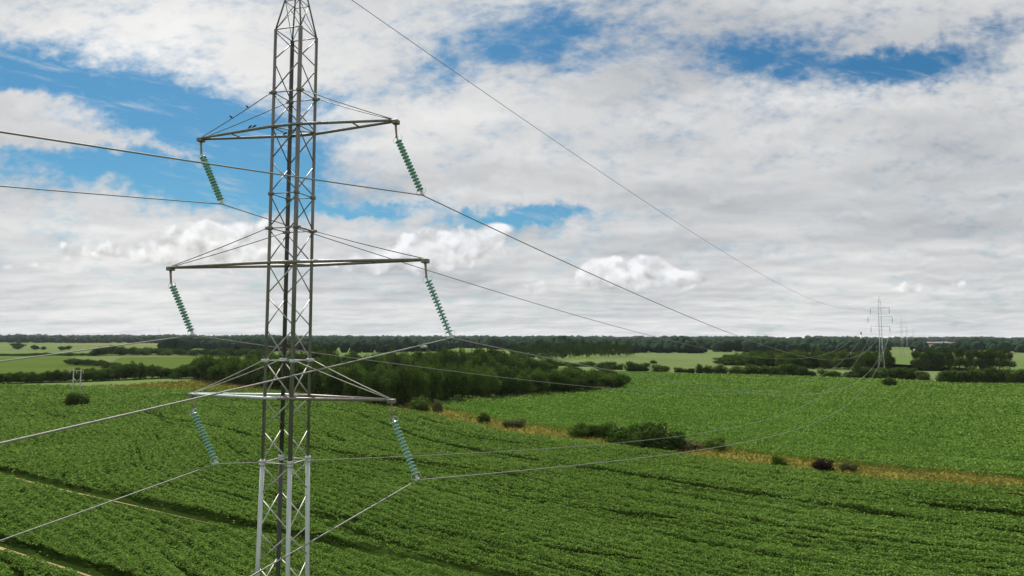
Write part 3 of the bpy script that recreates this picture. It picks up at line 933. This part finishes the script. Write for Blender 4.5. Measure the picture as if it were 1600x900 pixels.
for key, sx, zc, hs, bot, lab in (
        ('UL', -1, NLV['up'], 5.44, (347, 318), 'dark green glass insulator string hanging from the left end of the top crossarm'),
        ('UR', 1, NLV['up'], 5.44, (660, 304), 'green glass insulator string hanging from the right end of the top crossarm'),
        ('ML', -1, NLV['mid'], 7.03, (301, 523), 'green glass insulator string hanging from the left end of the middle crossarm'),
        ('MR', 1, NLV['mid'], 7.03, (705, 527), 'green glass insulator string hanging from the right end of the middle crossarm'),
        ('LL', -1, NLV['low'], 5.44, (337, 724), 'pale aqua insulator string before the crop under the lowest crossarm, left end'),
        ('LR', 1, NLV['low'], 5.44, (652, 749), 'pale aqua insulator string before the crop under the lowest crossarm, right end')):
    B = on_arm_plane(*bot)
    tip = Vector((C.x, C.y, 0)) + u * (sx * (hs + .04)); tip.z = zc - .16
    hg = tip + u * .06 + Vector((0, 0, -.62))
    dv = B - hg
    insulator(sx, zc, hs, math.atan2(dv.dot(u), -dv.z), dv.length, lab, key)

# insulators of the far pylon (a few pixels each)
fu = Vector((math.cos(FANG), math.sin(FANG), 0))
FI = lathe_mesh('insulator_string', [(.04, 0), (.05, -.5)] + [(r_, -.5 - .2 * k) for k in range(15) for r_ in (.20,)] + [(.05, -3.5), (.09, -3.7), (.03, -3.85)], 8)
FI.materials.append(GLASS)
FAREND = {}
fl_ = far_levels()
for key, sx, zc, hs, lab in (('UL', -1, fl_['up'], 5.45, 'left of the top crossarm'), ('UR', 1, fl_['up'], 5.45, 'right of the top crossarm'), ('ML', -1, fl_['mid'], 7.04, 'left of the middle crossarm'),
                             ('MR', 1, fl_['mid'], 7.04, 'right of the middle crossarm'), ('LL', -1, fl_['low'], 5.45, 'left of the lowest crossarm'), ('LR', 1, fl_['low'], 5.45, 'right of the lowest crossarm')):
    p = Vector((Fp.x, Fp.y, 0)) + fu * (sx * hs); p.z = zc - .2
    o = link('insulator_string', FI); o.location = p
    tag(o, 'tiny insulator string at the ' + lab + ' of the distant pylon', 'insulator', 'insulator strings of the distant pylon')
    FAREND[key] = p + Vector((0, 0, -3.7))

# ------------------------------------------------------------------ wires
BACK = Vector((-.441, -1, 0)).normalized()


def wire(name, A, B, sag, s_back, label, r0=.026, back=True):
    pts, rad = [], []
    if back:
        n = 60
        for k in range(n, 0, -1):
            t = 380 * (k / n) ** 1.7
            pts.append(A + BACK * t + Vector((0, 0, -s_back * t + s_back / 400 * t * t))); rad.append(r0 + 0.0)
    n = 90
    for k in range(n + 1):
        t = (k / n) ** 1.5
        p = A.lerp(B, t); p.z -= 4 * sag * t * (1 - t)
        pts.append(p); rad.append(min(r0 + .00003 * t * (B - A).length, .034))
    o = link(name, tube_mesh(name, pts, rad, 6), None, ALU)
    tag(o, label, 'cable', 'cables of the power line')
    return o


SAG = dict(UL=17.0, UR=17.0, ML=18.25, MR=17.75, LL=17.75, LR=17.25)
for key, lab in (('UL', 'line cable clamped under the top left insulator, passing behind the tower legs'), ('UR', 'line cable clamped under the top right insulator, crossing the sky down to the horizon'),
                 ('ML', 'line cable clamped under the middle left insulator at the horizon'), ('MR', 'line cable clamped under the middle right insulator, sloping across the tower to the left edge'),
                 ('LL', 'line cable clamped under the lowest left insulator, low over the crop'), ('LR', 'line cable clamped under the lowest right insulator, crossing the tower foot')):
    wire('power_cable', CLAMPS[key] + Vector((0, 0, -.03)), FAREND[key], SAG[key], .118, lab)
A = Vector((C.x, C.y, NLV['peak'] + .1)); B = Vector((Fp.x, Fp.y, fl_['peak']))
wire('earth_cable', A, B, 12.5, .118, 'thin earth cable from the pylon peak crossing the upper sky', .018)

# spacer on the middle right cable (towards the left edge)
sp_t = 2.35
p = CLAMPS['MR'] + BACK * sp_t + Vector((0, 0, -.118 * sp_t - .03))
o = link('vibration_damper', join_meshes('vibration_damper', [lathe_mesh('d1', [(.02, -.22), (.06, -.2), (.06, -.08), (.02, -.06), (.02, .06), (.06, .08), (.06, .2), (.02, .22)], 10, (0, 0, -.08), BACK), box_mesh('d2', (.05, .05, .14), (0, 0, -.03), None, .01)]), None, STEEL_GALV)
o.location = p
tag(o, 'small metal damper clamped on the middle right cable', 'damper')

# ------------------------------------------------------------------ birds
def bird_mesh():
    pts = [(-.13, 0, .015), (-.07, 0, .05), (-.02, 0, .085), (.03, 0, .115), (.062, 0, .148), (.085, 0, .165), (.105, 0, .163), (.135, 0, .155)]
    return tube_mesh('bird', pts, [.012, .022, .045, .047, .032, .030, .018, .003], 8)


BIRDM = bird_mesh(); BIRDM.materials.append(BIRD)
TOW = Vector((C.x, C.y, 0))


def local(x, y, z): return TOW + rot2((x, y, 0), ANG) + Vector((0, 0, z))


hg = .70
tieA = Vector((-(hg + .17), -hg, 36.84)); tieB = Vector((-(5.39), -.06, 35.18))
hb_ = .70 + .078 + .055
for i, (kind, t, rz, lab) in enumerate((('tie', .33, 2.6, 'small dark bird on the upper left tie rod, nearer the tower'), ('tie', .56, 2.9, 'small dark bird halfway along the upper left tie rod'),
                                        ('front', .29, -.3, 'small dark bird on the top crossarm, left one of a close pair'), ('front', .23, .2, 'small dark bird on the top crossarm, right one of a close pair'),
                                        ('rear', .07, -.2, 'small dark bird on the rear beam of the top crossarm by the leg'))):
    if kind == 'tie':
        q = tieA.lerp(tieB, t); q.z += .02 - .04 * math.sin(math.pi * t)
    else:
        s = -1 if kind == 'front' else 1
        a_ = Vector((-.72, s * hb_, 35.12)); b_ = Vector((-5.44, s * .09, 35.12))
        q = a_.lerp(b_, t); q.z += .07
    o = link('bird', BIRDM); o.location = local(q.x, q.y, q.z - .015); o.rotation_euler = (0, 0, rz)
    o.scale = (.95, .95, .95)
    tag(o, lab, 'bird', 'birds perched on the near pylon')

# ------------------------------------------------------------------ twin wooden pole in the field
g = ground(119.5, 634)
Yp = g.y + 9
xa, xb = at_y(114, 600, Yp).x, at_y(125.5, 600, Yp).x
root = empty('twin_pole', ((xa + xb) / 2, Yp, 0)); hw = (xb - xa) / 2
tag(root, 'pale twin wooden line pole behind the round bush at left', 'pole')
for s in (-1, 1):
    link('pole', tube_mesh('pole', [(s * hw, 0, 0), (s * hw, 0, 12.6)], [.24, .17], 8), root, WOOD_GREY)
link('crossbar', tube_mesh('crossbar', [(-hw - 1.2, -.3, 12.0), (hw + 1.2, -.3, 12.0)], .12, 6), root, WOOD_GREY)
for xx in (-hw - 1.1, 0, hw + 1.1):
    link('pin_insulator', lathe_mesh('pin_insulator', [(.05, -1.0), (.14, -.9), (.14, -.2), (.05, 0)], 8, (xx, -.3, 11.9)), root, STEEL_FAR)
link('brace', join_meshes('brace', [tube_mesh('b', [(-hw, .16, 6.5), (hw, .16, 9.5)], .07, 6), tube_mesh('b', [(hw, -.16, 6.5), (-hw, -.16, 9.5)], .07, 6)]), root, WOOD_GREY)


# ------------------------------------------------------------------ far buildings
def gable(name, px, base, wpx, hpx, roofpx, label, wall_m, roof_m, depth=.5, rz=0.0):
    g = ground(px, base); k = g.y / F
    w, h, rh = wpx * k, hpx * k, roofpx * k; dpt = w * depth
    root = empty(name, (g.x, g.y + dpt / 2, 0), rz)
    tag(root, label, 'building')
    link('wall', box_mesh('wall', (w, dpt, h), (0, 0, h / 2)), root, wall_m)
    bm = bmesh.new()
    e = .4
    co = [(-w / 2 - e, -dpt / 2 - e, h + .003), (w / 2 + e, -dpt / 2 - e, h + .003), (w / 2 + e, dpt / 2 + e, h + .003), (-w / 2 - e, dpt / 2 + e, h + .003), (-w / 2 - e, 0, h + rh), (w / 2 + e, 0, h + rh)]
    v_ = [bm.verts.new(c) for c in co]
    for f in ((0, 1, 5, 4), (2, 3, 4, 5), (0, 4, 3), (1, 2, 5), (3, 2, 1, 0)): bm.faces.new([v_[i] for i in f])
    me = bpy.data.meshes.new('roof'); bm.to_mesh(me); bm.free()
    link('roof', me, root, roof_m)
    for s in (-.3, 0, .3):
        link('door' if s == 0 else 'window', box_mesh('opening', (w * .1, .06, h * .4), (s * w, -dpt / 2 - .025, h * .45)), root, BLACK)
    return root


gable('barn', 290, 533, 32, 3.5, 3, 'long low white roofed barn below the middle left insulator', WHITE, WHITE, .4)
gable('barn', 128, 534.5, 26, 3, 2, 'white flat barn among the trees on the far left horizon', WHITE, WHITE, .4)
gable('barn', 92, 533, 8, 2.5, 1.5, 'tiny red roofed barn on the far left horizon', BRICKRED, BRICKRED, .6)
gable('farm_building', 1348, 549, 16, 4, 2.5, 'white farm shed with pale roof below the tall chimney', WHITE, WHITE, .5)
gable('farm_building', 1371, 545, 20, 5, 2.5, 'white factory hall just left of the distant pylon', WHITE, ROOFGREY, .5)
gable('farm_building', 1335, 543, 16, 5, 3, 'red brick building at the foot of the tall chimney', BRICKRED, BRICKRED, .5)
gable('farm_building', 1434, 540, 5, 5, 1.5, 'small white tower like building right of the faint pylons', WHITE, WHITE, .8)
gable('farm_building', 1068, 541, 6, 6, 2, 'small white house in front of the far wood right of the pale field', WHITE, ROOFGREY, .8)
gable('farm_building', 1466, 538, 38, 2.2, 1.6, 'long brownish hall on the right horizon', BRICKRED, STEEL_DARK, .3)
gable('farm_building', 1432, 550, 5, 3, 1.5, 'tiny white cottage at the left end of the dense block of wood', WHITE, WHITE, .8)
g = ground(1346, 543); k = g.y / F
root = empty('factory_chimney', (g.x, g.y, 0)); tag(root, 'tall white chimney with a dark top on the right horizon', 'chimney')
hch = 25 + 9 * k
link('shaft', tube_mesh('shaft', [(0, 0, 0), (0, 0, hch * .8)], [1.2 * k, .9 * k], 12), root, WHITE)
link('dark_top', tube_mesh('dark_top', [(0, 0, hch * .8 + .01), (0, 0, hch)], [.9 * k, .85 * k], 12), root, BLACK)
for px, Y, h, lab in ((248, 3200, 70, 'thin faint mast on the left horizon near the middle left insulator'), (367, 3600, 50, 'thin faint mast on the horizon just left of the near pylon')):
    P = at_y(px, 526, Y)
    m_ = link('radio_mast', join_meshes('radio_mast', [tube_mesh('m', [(0, 0, 0), (0, 0, h)], [.9, .5], 6), tube_mesh('m2', [(-4, 0, h * .8), (4, 0, h * .8)], .4, 5)]), None, STEEL_FAR)
    m_.location = (P.x, P.y, 0)
    tag(m_, lab, 'mast')

# ------------------------------------------------------------------ haze
HAZE = True
if HAZE:
    me = box_mesh('haze', (22000, 9200, 90), (0, 4200, 44))
    o = link('haze', me); o['kind'] = 'stuff'; o['label'] = 'thin summer haze over the plain'; o['category'] = 'haze'
    m = bpy.data.materials.new('haze'); m.use_nodes = True; t = m.node_tree; t.nodes.clear()
    out = t.nodes.new('ShaderNodeOutputMaterial'); vo = t.nodes.new('ShaderNodeVolumePrincipled')
    vo.inputs['Color'].default_value = (.80, .88, 1.0, 1); vo.inputs['Density'].default_value = .000018; vo.inputs['Anisotropy'].default_value = .2
    t.links.new(vo.outputs[0], out.inputs['Volume']); me.materials.append(m)
sc.cycles.max_bounces = 6; sc.cycles.transparent_max_bounces = 8; sc.cycles.volume_bounces = 0
sc.cycles.use_denoising = True
